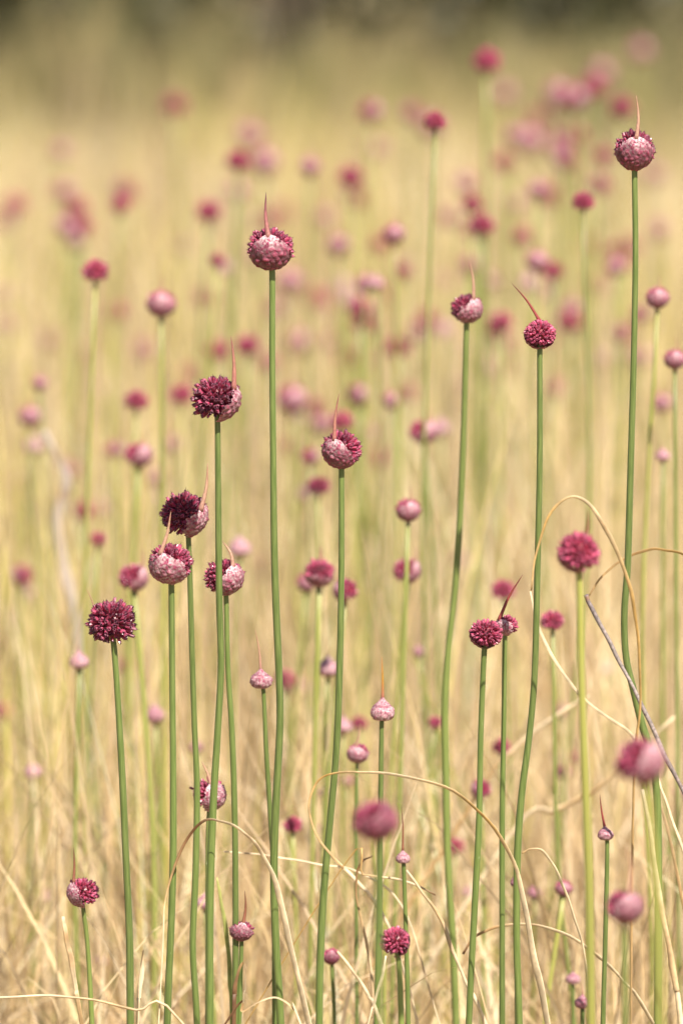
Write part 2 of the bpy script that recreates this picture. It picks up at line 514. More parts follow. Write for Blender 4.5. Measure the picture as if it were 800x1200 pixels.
def spathe_mesh(seed, S, B, alpha, squash=0.92, rad=0.99, pale=0.75, nu=76, nv=36, peak=0.42, papery=0.0):
    """papery cap round axis S that runs up into a point at direction B"""
    S = nrm(S); B = nrm(B)
    thB = math.acos(max(-1, min(1, float(S @ B))))
    bp_ = B - S * float(S @ B)
    e1 = nrm(bp_) if np.linalg.norm(bp_) > 1e-4 else basis(S)[0]
    e2 = np.cross(S, e1)
    verts, faces, ex = [], [], []
    for j in range(nv + 1):
        t = j / nv
        for i in range(nu):
            ph = 2 * math.pi * i / nu
            dph = min(ph, 2 * math.pi - ph)
            edge = alpha + 0.10 * math.sin(3 * ph + seed) * 0.6 + 0.06 * math.sin(7 * ph + 2 * seed) + 0.05 * math.sin(17 * ph + seed) + 0.04 * math.sin(29 * ph + 3 * seed)
            edge = edge + (thB - edge) * math.exp(-(dph / peak) ** 2)
            th = t * edge
            d = S * math.cos(th) + (e1 * math.cos(ph) + e2 * math.sin(ph)) * math.sin(th)
            near = math.exp(-(math.acos(max(-1, min(1, float(d @ B)))) / 0.50) ** 2)
            rr = rad * (1 + 0.020 * wob(d * 1.6, seed)) + 0.07 * near * t + 0.03 * max(0, t - 0.9) * 10 * (0.5 + 0.5 * math.sin(5 * ph + seed))
            verts.append(d * rr)
            ex.append(min(1, papery * (0.8 + 0.5 * wob(d * 0.9, seed)) + pale * near * 1.15 + 0.30 * max(0, t - 0.82) / 0.18 + 0.10 * (0.5 + 0.5 * wob(d, seed + 3))))
    for j in range(nv):
        for i in range(nu):
            faces.append((j * nu + i, j * nu + (i + 1) % nu, (j + 1) * nu + (i + 1) % nu, (j + 1) * nu + i))
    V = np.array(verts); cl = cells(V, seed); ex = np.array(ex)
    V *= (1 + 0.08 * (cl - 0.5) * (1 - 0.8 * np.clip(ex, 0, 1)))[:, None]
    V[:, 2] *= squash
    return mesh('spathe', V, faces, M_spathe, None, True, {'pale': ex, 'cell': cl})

def bud_mesh(seed, tall=1.0, pale=0.5, lean=(0, 0), nu=48):
    """closed onion-shaped spathe, unit radius, origin at its middle"""
    prof = [(-0.80, 0.10), (-0.78, 0.45), (-0.66, 0.76), (-0.42, 0.95), (-0.12, 1.0), (0.18, 0.92), (0.45, 0.74), (0.68, 0.50), (0.86, 0.31), (1.02, 0.19), (1.16, 0.13)]
    pr = spline([(z * tall if z > 0 else z, r_) for z, r_ in prof], 4)
    verts, faces, ex = [], [], []
    for j, (z, r_) in enumerate(pr):
        for i in range(nu):
            ph = 2 * math.pi * i / nu
            d = np.array([math.cos(ph), math.sin(ph), z])
            k = r_ * (1 + 0.035 * wob(d, seed) * (1 if z < 0.6 else 0.4))
            up = max(0, z) ** 1.5
            verts.append(np.array([k * math.cos(ph) + lean[0] * up, k * math.sin(ph) + lean[1] * up, z]))
            ex.append(min(1, pale * (0.85 + 0.4 * wob(d * 0.8, seed + 5)) * (1.0 if z < 0.35 else 0.45) + 0.35 * (z > 0.5) * (1 if z < 0.95 else 0.3)))
    m = len(pr)
    for j in range(m - 1):
        for i in range(nu):
            faces.append((j * nu + i, j * nu + (i + 1) % nu, (j + 1) * nu + (i + 1) % nu, (j + 1) * nu + i))
    faces.append(tuple(range(nu - 1, -1, -1)))
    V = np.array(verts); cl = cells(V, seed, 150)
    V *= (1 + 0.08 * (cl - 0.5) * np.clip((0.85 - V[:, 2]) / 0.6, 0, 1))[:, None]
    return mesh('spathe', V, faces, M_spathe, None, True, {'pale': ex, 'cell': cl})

BEAK = {'pink': [(0.36, 0.13, 0.115), (0.38, 0.17, 0.12), (0.22, 0.075, 0.065)],
        'purple': [(0.40, 0.17, 0.15), (0.32, 0.11, 0.11), (0.085, 0.022, 0.038)],
        'peach': [(0.42, 0.22, 0.17), (0.46, 0.27, 0.18), (0.36, 0.19, 0.12)],
        'red': [(0.33, 0.065, 0.06), (0.26, 0.048, 0.042), (0.12, 0.025, 0.02)],
        'gold': [(0.36, 0.13, 0.10), (0.46, 0.24, 0.035), (0.44, 0.20, 0.085)],
        'brown': [(0.30, 0.12, 0.075), (0.22, 0.085, 0.045), (0.11, 0.042, 0.026)]}
def beak_mesh(p0, p1, bow, r0, tone='pink', n=7):
    """tapering beak from p0 to p1 (local), bowed sideways"""
    p0 = np.asarray(p0, float); p1 = np.asarray(p1, float)
    mid = (p0 + p1) / 2 + np.asarray(bow, float)
    path = spline([p0, mid, p1], 6)
    m = len(path); t = np.linspace(0, 1, m)
    rad = r0 * np.clip(1.0 - 0.62 * t ** 0.6 - 0.30 * t ** 3, 0.07, 1) * (1 + 0.05 * np.sin(t * 25))
    v, f = tube(path, rad, n, 0.7)
    k = BEAK[tone]
    cols = []
    for i in range(m):
        a, b_, c_ = [np.array(q) for q in k]
        tt = t[i]
        cc = a * (1 - tt * 2) + b_ * tt * 2 if tt < 0.5 else b_ * (2 - 2 * tt) + c_ * (2 * tt - 1)
        cols += [cc] * n
    return mesh('beak', v, f, M_beak, cols)

GREEN = np.array([0.084, 0.124, 0.026]); GREEN2 = np.array([0.118, 0.155, 0.034]); YELL = np.array([0.33, 0.32, 0.07])
def stem_mesh(path, r_top, r_bot, col=GREEN, n=10, seed=0):
    m = len(path); t = np.linspace(0, 1, m)
    rad = r_top + (r_bot - r_top) * np.clip(t * 1.6, 0, 1) ** 0.8
    rad[0] *= 1.25; 
    if m > 3: rad[1] *= 1.08
    rad = rad * (1 + 0.03 * np.sin(t * 19 + seed))
    v, f = tube(path, rad, n)
    cols = []
    for i in range(m):
        k = 0.85 + 0.30 * (0.5 + 0.5 * math.sin(t[i] * 7 + seed))
        c_ = np.array(col) * k
        if t[i] < 0.03: c_ = c_ * 0.75 + np.array([0.10, 0.03, 0.02]) * 0.25
        cols += [c_] * n
    return mesh('stem', v, f, M_stem, cols)

GROUP_NEAR = 'allium flowers standing in the meadow'
def plant(spec):
    """one allium: an Empty at the foot of its stem with stem, umbel, spathe (> beak)"""
    D = spec['D']; R = spec['d'] * px(D) / 2
    hc = at(spec['x'], spec['y'], D)
    sq = spec.get('sq', 0.92)
    seed = spec['seed']; rr = random.Random(seed * 13 + 5)
    # stem path from head to ground
    pts = [hc - Vector((0, 0, R * 0.55))]
    sdz = spec.get('tilt', 0.0)
    for (x, y) in spec['stem']:
        pts.append(at(x, y, D + sdz * (y - spec['y']) / 1000.0))
    if len(pts) == 1:
        for k in (0.25, 0.6):
            pts.append(Vector((hc.x + rr.uniform(-.012, .012), hc.y + rr.uniform(-.01, .01), hc.z * (1 - k))))
    last = pts[-1]; prev = pts[-2]
    slope = (last - prev); sl = slope.x / max(1e-3, -slope.z)
    sl = max(-0.12, min(0.12, sl))
    if last.z > 0.08:
        pts.append(Vector((last.x + sl * 0.35 * last.z, last.y, last.z * 0.5)))
    foot = Vector((last.x + sl * 0.4 * last.z + rr.uniform(-.006, .006), last.y + rr.uniform(-.01, .01), -0.03))
    pts.append(foot)
    base = Vector((foot.x, foot.y, 0))
    e = empty('allium_flower', base)
    tag(e, spec['label'], 'flower', spec.get('group', GROUP_NEAR))
    path = spline([p - base for p in pts], spec.get('per', 6))
    w = spec.get('sw', 8.0) * px(D) / 2
    link('stem', stem_mesh(path, w * 0.78, w * 1.08, spec.get('col', GREEN), spec.get('n', 10), seed), e)
    hl = hc - base
    hrot = (0, 0, spec.get('rz', 0))
    if spec['kind'] == 'bud':
        me = spec.get('mesh') or bud_mesh(seed, spec.get('tall', 1.0), spec.get('pale', 0.6), spec.get('lean', (0, 0)))
        # bud detail lives in object units, so scale the data to real size
        so = link('spathe', me, e, hl, hrot, R)
        top = Vector((spec.get('lean', (0, 0))[0] * 1.1, spec.get('lean', (0, 0))[1] * 1.1, 1.08 * spec.get('tall', 1.0)))
        bw = spec.get('bw', 0.15)
    else:
        S = nrm(spec['S']) if 'S' in spec else None
        me = spec.get('mesh') or umbel_mesh(seed, spec.get('n_f', 190), spec.get('pink', 0.3), sq, S, spec.get('alpha'), slim=spec.get('slim', 0.105), spiky=spec.get('spiky', 0.08))
        uo = link('umbel', me, e, hl, hrot, R); uo['kind'] = 'stuff'
        if S is not None:
            sm = spec.get('smesh') or spathe_mesh(seed, S, spec['B'], spec['alpha'], sq, pale=spec.get('pale', 0.75), peak=spec.get('peak', 0.42), papery=spec.get('papery', 0.05))
            so = link('spathe', sm, e, hl, hrot, R)
            top = Vector(nrm(spec['B']) * 1.03); top.z *= sq
            bw = spec.get('bw', 0.13)
        else:
            so = None
    if 'beak' in spec:
        bx, by = spec['beak']
        if so is None:      # beak of a shrunken spathe folded back behind the open umbel
            top = Vector(spec.get('B', (-0.6, 0.5, 0.3))); bw = spec.get('bw', 0.07)
            sm = spathe_mesh(seed, nrm((top.x * 0.6, top.y + 0.4, top.z - 0.9)), nrm(top), 0.7, sq, rad=0.95)
            so = link('spathe', sm, e, hl, hrot, R)
        # tip in local head units
        k = 2.0 / spec['d']
        tip = Vector(((bx - spec['x']) * k, top.y * spec.get('bd', 0.7), -(by - spec['y']) * k))
        ax = (tip - top); side = Vector((ax.z, 0, -ax.x)) * spec.get('bow', 0.05)
        start = top - ax.normalized() * 0.10
        bo = link('beak', beak_mesh(start, tip, side, bw, spec.get('bt', 'pink')), so)
    return e

# flowers at and near the plane of focus; x, y, d in photo pixels, D in metres
def st(*a): return list(zip(a[::2], a[1::2]))
NEAR = [
 dict(x=317, y=292, d=54, D=3.78, kind='half', pink=0.45, S=(0.05, -.50, -.85), B=(-.08, -.74, .62), alpha=1.22, peak=0.95, sq=0.95, beak=(312, 225), bt='purple', bow=-.04, sw=8.6,
      stem=st(319,322, 319,420, 320,520, 321,620, 323,700, 327,790, 328,850, 324,930, 321,1010, 323,1100, 329,1200),
      label='tall crimson allium head with a white papery patch under its purple-tipped upright beak'),
 dict(x=743, y=176, d=47, D=3.80, kind='half', pink=0.15, S=(0.0, -.45, -.88), B=(.04, -.72, .58), alpha=1.38, peak=1.05, sq=1.03, beak=(744, 112), bt='peach', sw=8.4,
      stem=st(743,206, 744,300, 742,420, 738,560, 735,660, 731,720, 733,770, 742,810, 752,850, 764,890, 770,950, 771,1050, 770,1200),
      label='tallest allium, dark plum head on a stem that kinks low down above the grey stick'),
 dict(x=254, y=468, d=58, D=3.72, kind='half', pink=0.10, S=(.86, -.05, -.45), B=(.62, -.45, .50), alpha=1.02, sq=0.93, beak=(271, 393), papery=0.22, bt='pink', bow=.03, sw=8.6, n_f=230, spiky=.12,
      stem=st(255,497, 256,600, 257,700, 259,780, 255,860, 250,940, 247,1020, 246,1100, 246,1200),
      label='dark maroon allium bristling with open florets, pink spathe still clasping one flank'),
 dict(x=217, y=604, d=56, D=3.80, kind='half', pink=0.10, S=(.82, -.35, -.45), B=(.62, -.62, .35), alpha=1.0, sq=0.95, beak=(244, 541), papery=0.28, bt='peach', bow=.05, sw=7.4, n_f=220, spiky=.13,
      stem=st(221,632, 225,760, 228,850, 231,930, 229,1030, 226,1110, 231,1200),
      label='half-open maroon allium with pale pink flap and beak, just behind a rounder half-wrapped head'),
 dict(x=200, y=661, d=53, D=3.72, kind='half', pink=0.42, S=(-.30, -.72, -.60), B=(-.42, -.70, .62), alpha=1.18, sq=0.92, beak=(201, 598), papery=0.4, bt='peach', bow=.04, sw=8.0, pale=.6,
      stem=st(201,690, 202,800, 203,900, 203,1000, 201,1080, 196,1200),
      label='round allium head mostly wrapped in papery pink spathe with a slanting peach beak'),
 dict(x=263, y=677, d=47, D=3.80, kind='half', pink=0.40, S=(.68, -.50, -.50), B=(.40, -.55, .74), alpha=1.18, sq=0.92, beak=(261, 633), papery=0.34, bt='peach', bow=.12, sw=7.0,
      stem=st(265,700, 267,780, 272,860, 275,950, 276,1050, 276,1200),
      label='pink half-wrapped allium head crossed by the stem of a taller maroon allium'),
 dict(x=131, y=730, d=55, D=3.74, kind='open', pink=0.14, B=(-.75, .45, .35), sq=0.98, beak=(101, 690), bt='peach', bow=.06, bw=.05, sw=8.2, n_f=240, spiky=.14,
      stem=st(134,760, 139,830, 144,920, 148,1010, 152,1100, 153,1200),
      label='fully open spiky maroon allium ball with a thin dry beak folded behind'),
 dict(x=400, y=527, d=47, D=3.76, kind='half', pink=0.42, S=(-.35, -.62, -.62), B=(-.34, -.72, .58), alpha=1.05, peak=.95, sq=0.97, beak=(397, 460), papery=0.12, bt='pink', bow=-.03, sw=8.2,
      stem=st(400,554, 400,660, 398,780, 394,880, 386,970, 379,1050, 375,1130, 374,1200),
      label='crimson allium head with bleached white patch below a long pinkish beak leaning aside'),
 dict(x=632, y=392, d=38, D=3.75, kind='half', pink=0.85, S=(0.0, .75, -.60), B=(-.05, .30, .90), alpha=1.45, sq=0.92, beak=(599, 332), bt='red', bow=.04, sw=8.0, n_f=150, slim=.12, spiky=.05, bw=.12,
      stem=st(632,414, 632,540, 629,680, 626,790, 620,860, 611,930, 606,1000, 605,1100, 608,1200),
      label='small rosy allium head with a reddish beak slanting steeply to one side'),
 dict(x=547, y=362, d=38, D=4.02, kind='half', pink=0.2, S=(.55, -.55, -.50), B=(.35, -.60, .70), alpha=1.25, sq=0.92, beak=(549, 305), papery=0.35, bt='peach', sw=8.0, col=GREEN2,
      stem=st(546,387, 543,500, 539,600, 533,690, 525,760, 521,830, 522,900, 524,1000, 530,1100, 534,1200),
      label='plum allium head with pale pink spathe on a long stem sweeping in a gentle curve'),
 dict(x=569, y=743, d=40, D=3.76, kind='half', pink=0.75, S=(-.55, .55, -.60), B=(.55, .45, .70), alpha=1.15, sq=0.88, sw=7.6, n_f=170, slim=.11, spiky=.06, pale=.6,
      stem=st(567,764, 563,860, 561,960, 556,1060, 549,1200),
      label='rosy allium head of packed florets, touching a smaller pale head behind it'),
 dict(x=593, y=733, d=27, D=3.80, kind='half', pink=0.75, S=(-.45, -.70, -.30), B=(-.62, -.50, .62), alpha=1.15, sq=0.92, beak=(612, 672), papery=0.5, bt='red', bow=-.04, pale=1.0, peak=.9, bw=.2, sw=6.6, n_f=110, slim=.14,
      stem=st(591,752, 590,840, 588,960, 588,1080, 588,1200),
      label='small pale pink allium head with long red beak, tucked behind a rosy head'),
 dict(x=677, y=648, d=50, D=3.36, kind='half', pink=0.85, S=(-.55, -.15, -.80), B=(.35, .5, .75), alpha=0.72, sq=0.96, beak=(688, 596), bt='brown', sw=9.6, col=YELL*.8, spiky=.1,
      stem=st(679,690, 681,800, 686,940, 690,1060, 692,1200), pale=.1,
      label='blurred open rose-red allium head under the arch of a bent dry leaf'),
 dict(x=306, y=796, d=27, D=3.84, kind='bud', tall=.8, pale=.7, lean=(-.05, 0), beak=(299, 737), bt='peach', bow=.03, sw=6.0,
      stem=st(309,814, 312,880, 317,960, 321,1040, 322,1200),
      label='small mottled closed allium bud whose stem slips behind a taller stem'),
 dict(x=448, y=833, d=29, D=3.84, kind='bud', tall=.95, pale=.95, beak=(447, 768), bt='gold', bow=.01, sw=6.4, bw=.17,
      stem=st(447,850, 446,920, 445,1000, 444,1100, 441,1200),
      label='silvery pink onion-shaped allium bud with a straight golden beak'),
 dict(x=440, y=962, d=54, D=2.96, kind='half', pink=0.5, S=(-.10, -.60, -.65), B=(.3, .4, .80), alpha=1.05, sq=0.88, sw=6.0, pale=.3,
      stem=st(441,994, 443,1090, 446,1200),
      label='large blurred allium head, crimson above and dusky pink below, before a golden-beaked bud'),
 dict(x=463, y=1104, d=36, D=3.60, kind='half', pink=0.7, S=(.75, .30, -.60), B=(.4, .5, .75), alpha=.95, sq=1.02, sw=7.0, col=GREEN2*1.2, n_f=120, slim=.13,
      stem=st(467,1128, 470,1200),
      label='slightly blurred crimson allium head low among crossing straws'),
 dict(x=750, y=893, d=58, D=2.92, kind='half', pink=0.55, S=(.80, -.45, -.25), B=(.45, -.35, .82), alpha=1.20, sq=0.96, sw=9.0, col=YELL*.8, pale=.6, papery=.3,
      stem=st(758,930, 768,1040, 773,1200),
      label='large blurred allium head, half crimson and half pale pink, beside the grey stick'),
 dict(x=732, y=1063, d=44, D=3.12, kind='half', pink=0.5, S=(.55, -.70, -.30), B=(.15, -.50, .85), alpha=1.35, sq=0.92, beak=(733, 985), papery=0.25, bt='peach', pale=.5, bw=.2, sw=7.0, col=GREEN2,
      stem=st(731,1092, 732,1200),
      label='blurred rounded pink allium head with a pale upright beak'),
 dict(x=709, y=977, d=19, D=3.78, kind='bud', tall=.85, pale=.75, lean=(-.12, 0), beak=(702, 930), bt='red', bow=-.02, bw=.20, sw=5.8,
      stem=st(711,992, 709,1090, 706,1200),
      label='tiny pale pink allium bud with a slim red-brown beak'),
 dict(x=246, y=932, d=40, D=3.86, kind='half', pink=0.6, S=(.62, -.60, -.20), B=(.05, -.60, .78), alpha=1.22, sq=0.95, beak=(236, 890), papery=0.5, bt='peach', pale=.6, sw=5.0, n_f=110, slim=.13, spiky=.15, col=GREEN2,
      stem=st(244,958, 243,1030, 243,1200),
      label='loose pink allium head seen through the gap between two taller stems'),
 dict(x=97, y=1046, d=38, D=3.78, kind='half', pink=0.60, S=(-.80, -.42, -.40), B=(-.50, -.35, .74), alpha=1.05, sq=0.95, beak=(87, 991), papery=0.45, bt='brown', bow=.02, pale=.8, sw=5.6, n_f=120, slim=.125, spiky=.13, col=GREEN2*1.15,
      stem=st(98,1067, 103,1110, 108,1200),
      label='low magenta allium head half open beside folded dry straws'),
 dict(x=283, y=1091, d=29, D=3.80, kind='half', pink=0.25, S=(-.20, -.50, -.70), B=(.15, -.40, .85), alpha=1.55, sq=0.85, beak=(287, 1042), papery=0.2, bt='brown', pale=.6, sw=5.6, n_f=100, slim=.14, bw=.18,
      stem=st(283,1108, 281,1200),
      label='small low plum allium head with brown beak, touching a green stem'),
 dict(x=472, y=1005, d=17, D=3.82, kind='bud', tall=.9, pale=1.0, lean=(-.05, 0), beak=(470, 943), bt='brown', bow=.02, bw=.20, sw=5.8,
      stem=st(473,1020, 476,1110, 478,1200),
      label='tiny whitish allium bud with long brown beak near a big blurred head'),
 dict(x=419, y=883, d=27, D=4.06, kind='half', pink=0.6, S=(-.10, -.72, -.40), B=(-.15, -.55, .78), alpha=1.25, sq=0.88, beak=(422, 845), papery=0.5, bt='peach', pale=.9, sw=4.5, n_f=100, slim=.14,
      stem=st(418,905, 417,1000, 418,1200),
      label='small pink and white allium head just behind the long arching dry leaf'),
 dict(x=388, y=1121, d=21, D=3.98, kind='half', pink=0.7, S=(.1, -.6, -.6), B=(.0, -.5, .8), alpha=1.3, sq=0.92, pale=.6, sw=5.0, n_f=80, slim=.15,
      stem=st(389,1138, 392,1200),
      label='tiny low pink allium head hard against a green stem'),
 dict(x=604, y=1034, d=13, D=3.86, kind='bud', tall=1.5, pale=.5, sw=5.0, stem=st(604,1048, 605,1200),
      label='tiniest pointed allium bud hugging a green stem beside the cream arching leaf'),
 dict(x=682, y=1174, d=19, D=3.92, kind='bud', tall=.8, pale=.4, sw=5.5, beak=(680, 1150), bt='peach', stem=st(682,1200),
      label='lowest small closed mauve allium bud below a paler bud'),
 dict(x=671, y=1146, d=18, D=4.10, kind='bud', tall=.7, pale=.8, sw=5.0, stem=st(671,1200),
      label='soft whitish mauve allium bud above a darker low bud'),
]
for i, sp_ in enumerate(NEAR):
    sp_['seed'] = i + 1
    plant(sp_)

# softly blurred flowers further back share a dozen head shapes
def make_variant(seed, kind, pink, S=None, B=None, alpha=None, beak=None, bt='peach', n_f=100, pale=.7, sq=.93):
    v = {}
    if kind == 'bud':
        v['spathe'] = bud_mesh(seed, .85, pale, nu=20); top = Vector((0, 0, .9))
    else:
        v['umbel'] = umbel_mesh(seed, n_f, pink, sq, nrm(S) if S else None, alpha, seg=6, slim=.14, spiky=.10)
        if S:
            v['spathe'] = spathe_mesh(seed, S, B, alpha, sq, pale=pale, nu=36, nv=16, papery=.36)
            top = Vector(nrm(B)); top.z *= sq
    if beak: v['beak'] = beak_mesh(top * .93, top + Vector(beak), (.05, 0, 0), .14, bt, 5)
    return v
VAR = {
 'ball':  make_variant(201, 'open', .88),
 'dark':  make_variant(202, 'open', .25),
 'right': make_variant(203, 'half', .70, (.75, -.45, -.40), (.45, -.40, .70), 1.15, (.05, 0, 1.2)),
 'left':  make_variant(204, 'half', .70, (-.75, -.45, -.40), (-.45, -.40, .70), 1.15, (-.10, 0, 1.2)),
 'front': make_variant(205, 'half', .80, (.05, -.70, -.60), (.05, -.60, .75), 1.35, (.0, 0, 1.3)),
 'under': make_variant(206, 'half', .45, (-.1, -.2, -.95), (-.1, .6, .6), 1.30, (.0, .1, 1.1), 'pink'),
 'bud':   make_variant(207, 'bud', 0, beak=(.05, 0, 1.2), pale=.6),
 'pale':  make_variant(208, 'bud', 0, beak=(-.15, 0, .9), pale=1.0),
}
LAB = {'ball': 'rose-red allium ball', 'dark': 'dark maroon allium ball', 'right': 'crimson allium with pale spathe flank', 'left': 'crimson allium with pink spathe flank',
       'front': 'pink allium head wrapped in papery spathe', 'under': 'crimson allium head cupped from below', 'bud': 'mottled crimson allium bud', 'pale': 'whitish mauve allium bud'}
NICK = ['the tallest-beaked crimson head', 'the tallest kinked stem', 'the bristling maroon head', 'the half-open maroon head', 'the round half-wrapped head', 'the pink half-wrapped head',
        'the fully open spiky ball', 'the white-patched crimson head', 'the slant-beaked rosy head', 'the gently curving stem', 'the packed rosy head', 'the long red beak',
        'the rose-red head under an arch']
def where(x, y):
    best = None
    for nk, q in zip(NICK, NEAR):
        line = [(q['x'], q['y'])] + q['stem']
        if y < q['y'] - 40: dd = math.hypot(x - q['x'], y - q['y'])
        else: dd = abs(x - np.interp(y, [p[1] for p in line], [p[0] for p in line]))
        if best is None or dd < best[0]: best = (dd, nk)
    return best[1]
def describe(x, y, d, D, var):
    size = 'small ' if d < 21 else 'large ' if d > 29 else ''
    if D < 5: return size + LAB[var] + ' blurred behind ' + where(x, y)
    return size + LAB[var] + (', blurred in the middle meadow' if D < 8 else ', melting into the far meadow')
rf = random.Random(99)
def far_plant(x, y, d, D, var, stem=None, lean=0.0):
    hc = at(x, y, D); R = d * px(D) / 2
    v = VAR[var]; lab = describe(x, y, d, D, var)
    foot = Vector((hc.x + rf.uniform(-.03, .03) + lean, hc.y + rf.uniform(-.03, .03), -0.03))
    base = Vector((foot.x, foot.y, 0))
    if stem: pts = [hc - Vector((0, 0, R * .6))] + [at(a, b_, D) for a, b_ in stem]; pts.append(Vector((pts[-1].x, pts[-1].y, -.03))); base = Vector((pts[-1].x, pts[-1].y, 0))
    else:
        pts = [hc - Vector((0, 0, R * .6)), hc * .66 + foot * .34 + Vector((rf.uniform(-.012, .012), 0, 0)), hc * .33 + foot * .67 + Vector((rf.uniform(-.01, .01), 0, 0)), foot]
    e = empty('allium_flower', base)
    tag(e, lab, 'flower', 'blurred alliums further back in the meadow')
    col = GREEN2 * (1 - (m := rf.uniform(.1, .8))) + YELL * m
    w = max(.0017, min(.0028, .0023 * R / .013)) * rf.uniform(.85, 1.15)
    link('stem', stem_mesh(spline([p - base for p in pts], 4), w * .85, w * 1.1, col, 6, rf.uniform(0, 6)), e)
    par = None
    if 'umbel' in v:
        u = link('umbel', v['umbel'], e, hc - base, (0, 0, rf.uniform(0, 6.28) if 'spathe' not in v else rf.uniform(-.3, .3)), R); u['kind'] = 'stuff'
    if 'spathe' in v:
        rot = u.rotation_euler if 'umbel' in v else (rf.uniform(-.1, .1), rf.uniform(-.1, .1), rf.uniform(0, 6))
        s_ = link('spathe', v['spathe'], e, hc - base, rot, R)
        if 'beak' in v: link('beak', v['beak'], s_)

FAR = [
 # just behind the plane of focus
 (112,318,31,4.75,'ball'), (189,356,35,4.8,'front'), (770,349,28,4.40,'front'), (790,421,26,4.35,'front'), (776,533,17,4.6,'pale'), (496,506,33,4.95,'right'),
 (478,598,30,4.30,'front'), (477,669,33,4.45,'right'), (374,672,36,4.30,'under'), (359,683,24,4.9,'front'), (404,692,30,4.40,'left'), (384,782,27,4.45,'pale'),
 (335,797,26,4.95,'ball'), (402,850,22,4.6,'pale'), (421,848,19,4.9,'ball'), (383,928,18,4.5,'pale'), (380,970,14,4.7,'bud'), (405,915,18,4.85,'front'), (343,967,23,4.35,'ball'),
 (230,875,16,4.9,'bud'), (240,1057,21,4.20,'pale'), (589,692,28,4.7,'ball'), (647,728,28,4.25,'ball'), (490,763,14,4.9,'bud'), (510,847,17,4.65,'ball'),
 (563,925,25,4.4,'left'), (587,875,22,4.65,'ball'), (534,992,21,4.65,'ball'), (545,1044,15,4.9,'pale'), (626,1045,18,4.5,'bud'), (660,1041,21,4.2,'front'), (55,1050,17,4.95,'pale'),
 (118,1125,15,4.75,'pale'), (39,903,21,4.75,'pale'), (157,677,36,4.40,'right'), (93,774,24,4.35,'pale'), (182,837,25,4.7,'bud'), (163,533,32,4.95,'right'), (115,632,20,4.9,'ball'),
 (281,641,27,4.9,'pale'), (373,570,27,4.95,'dark'), (660,905,17,4.9,'front'), (797,928,16,4.7,'front'), (510,143,27,4.8,'ball'), (683,237,26,4.85,'ball'),
 # middle of the meadow
 (160,470,28,5.2,'ball'), (400,494,27,5.4,'ball'), (461,274,26,5.5,'front'), (36,488,27,5.8,'front'), (213,463,28,6.0,'ball'), (420,463,28,6.1,'front'), (515,500,22,6.0,'pale'),
 (588,377,25,6.0,'ball'), (424,362,32,6.2,'ball'), (427,380,30,6.6,'ball'), (565,264,29,5.8,'ball'), (553,240,25,6.6,'ball'), (629,306,27,5.8,'front'), (648,318,24,6.2,'ball'),
 (570,72,32,6.4,'ball'), (279,189,28,6.4,'ball'), (363,195,24,7.0,'front'), (245,248,30,6.8,'ball'), (141,240,22,7.0,'ball'), (396,287,26,7.4,'front'), (290,405,28,6.2,'ball'),
 (254,411,28,6.6,'ball'), (465,408,30,6.6,'ball'), (342,468,36,6.4,'front'), (368,478,24,7.2,'left'), (97,600,26,6.2,'ball'), (120,597,22,6.8,'front'), (27,675,27,5.8,'left'),
 (32,693,22,6.6,'pale'), (14,725,20,6.6,'front'), (80,550,26,7.0,'front'), (182,560,26,6.8,'front'), (184,583,22,7.4,'pale'), (4,834,20,5.7,'ball'), (4,752,20,6.8,'pale'),
 (350,805,24,5.8,'front'), (358,578,20,6.2,'bud'), (305,660,20,7.0,'front'), (148,780,18,5.5,'ball'), (710,782,15,5.9,'pale'), (658,832,16,5.5,'front'), (675,888,15,5.4,'ball'),
 (720,312,24,6.8,'front'), (730,308,20,7.6,'ball'), (611,277,22,7.6,'ball'), (728,126,28,7.6,'ball'), (665,378,30,7.2,'ball'), (668,362,24,7.8,'front'), (185,770,18,6.4,'front'),
 (540,655,18,6.8,'pale'), (262,312,18,7.4,'pale'), (205,520,20,7.0,'front'), (620,330,22,7.2,'pale'), (472,318,20,7.0,'ball'), (520,385,20,7.4,'pale'),
 # far meadow
 (78,265,25,8.2,'front'), (310,190,34,9.5,'front'), (340,330,34,8.2,'front'), (370,350,30,9.0,'ball'), (350,402,34,8.8,'front'), (404,420,26,9.0,'ball'), (240,350,26,8.4,'ball'),
 (136,365,25,8.4,'ball'), (173,412,28,9.2,'front'), (350,490,28,8.6,'front'), (500,375,25,8.2,'ball'), (570,430,30,8.2,'front'), (590,434,26,8.6,'ball'), (20,570,30,8.2,'front'),
 (38,590,28,8.6,'pale'), (215,552,22,8.2,'front'), (295,567,28,8.2,'front'), (620,165,34,11,'front'), (655,172,28,10,'front'), (693,103,30,9.2,'ball'), (655,112,34,11,'front'),
 (672,160,28,9.4,'ball'), (592,190,28,9.2,'ball'), (735,290,30,9.0,'ball'), (545,215,24,9.5,'front'), (600,240,26,10,'front'), (440,175,22,12,'front'), (700,330,26,10,'ball'),
 (772,270,26,10,'front'), (640,230,26,11,'ball'), (520,330,22,10,'front'), (300,300,22,10,'front'), (215,290,22,11,'front'), (380,255,22,11,'front'), (690,290,26,11,'ball'),
 (765,205,24,12,'front'), (710,420,24,9,'front'), (540,450,22,9.4,'front'), (60,400,22,10,'front'), (8,380,24,9.5,'front'), (120,455,20,9.5,'pale'), (455,345,22,10,'ball'),
 (330,250,24,12,'ball'), (570,330,24,9,'front'), (640,400,22,9,'ball'), (670,210,24,12,'ball'), (630,140,24,14,'ball'), (705,85,26,14,'front'), (750,60,24,15,'front'), (590,110,24,15,'front'),
]
for t in FAR: far_plant(*t)
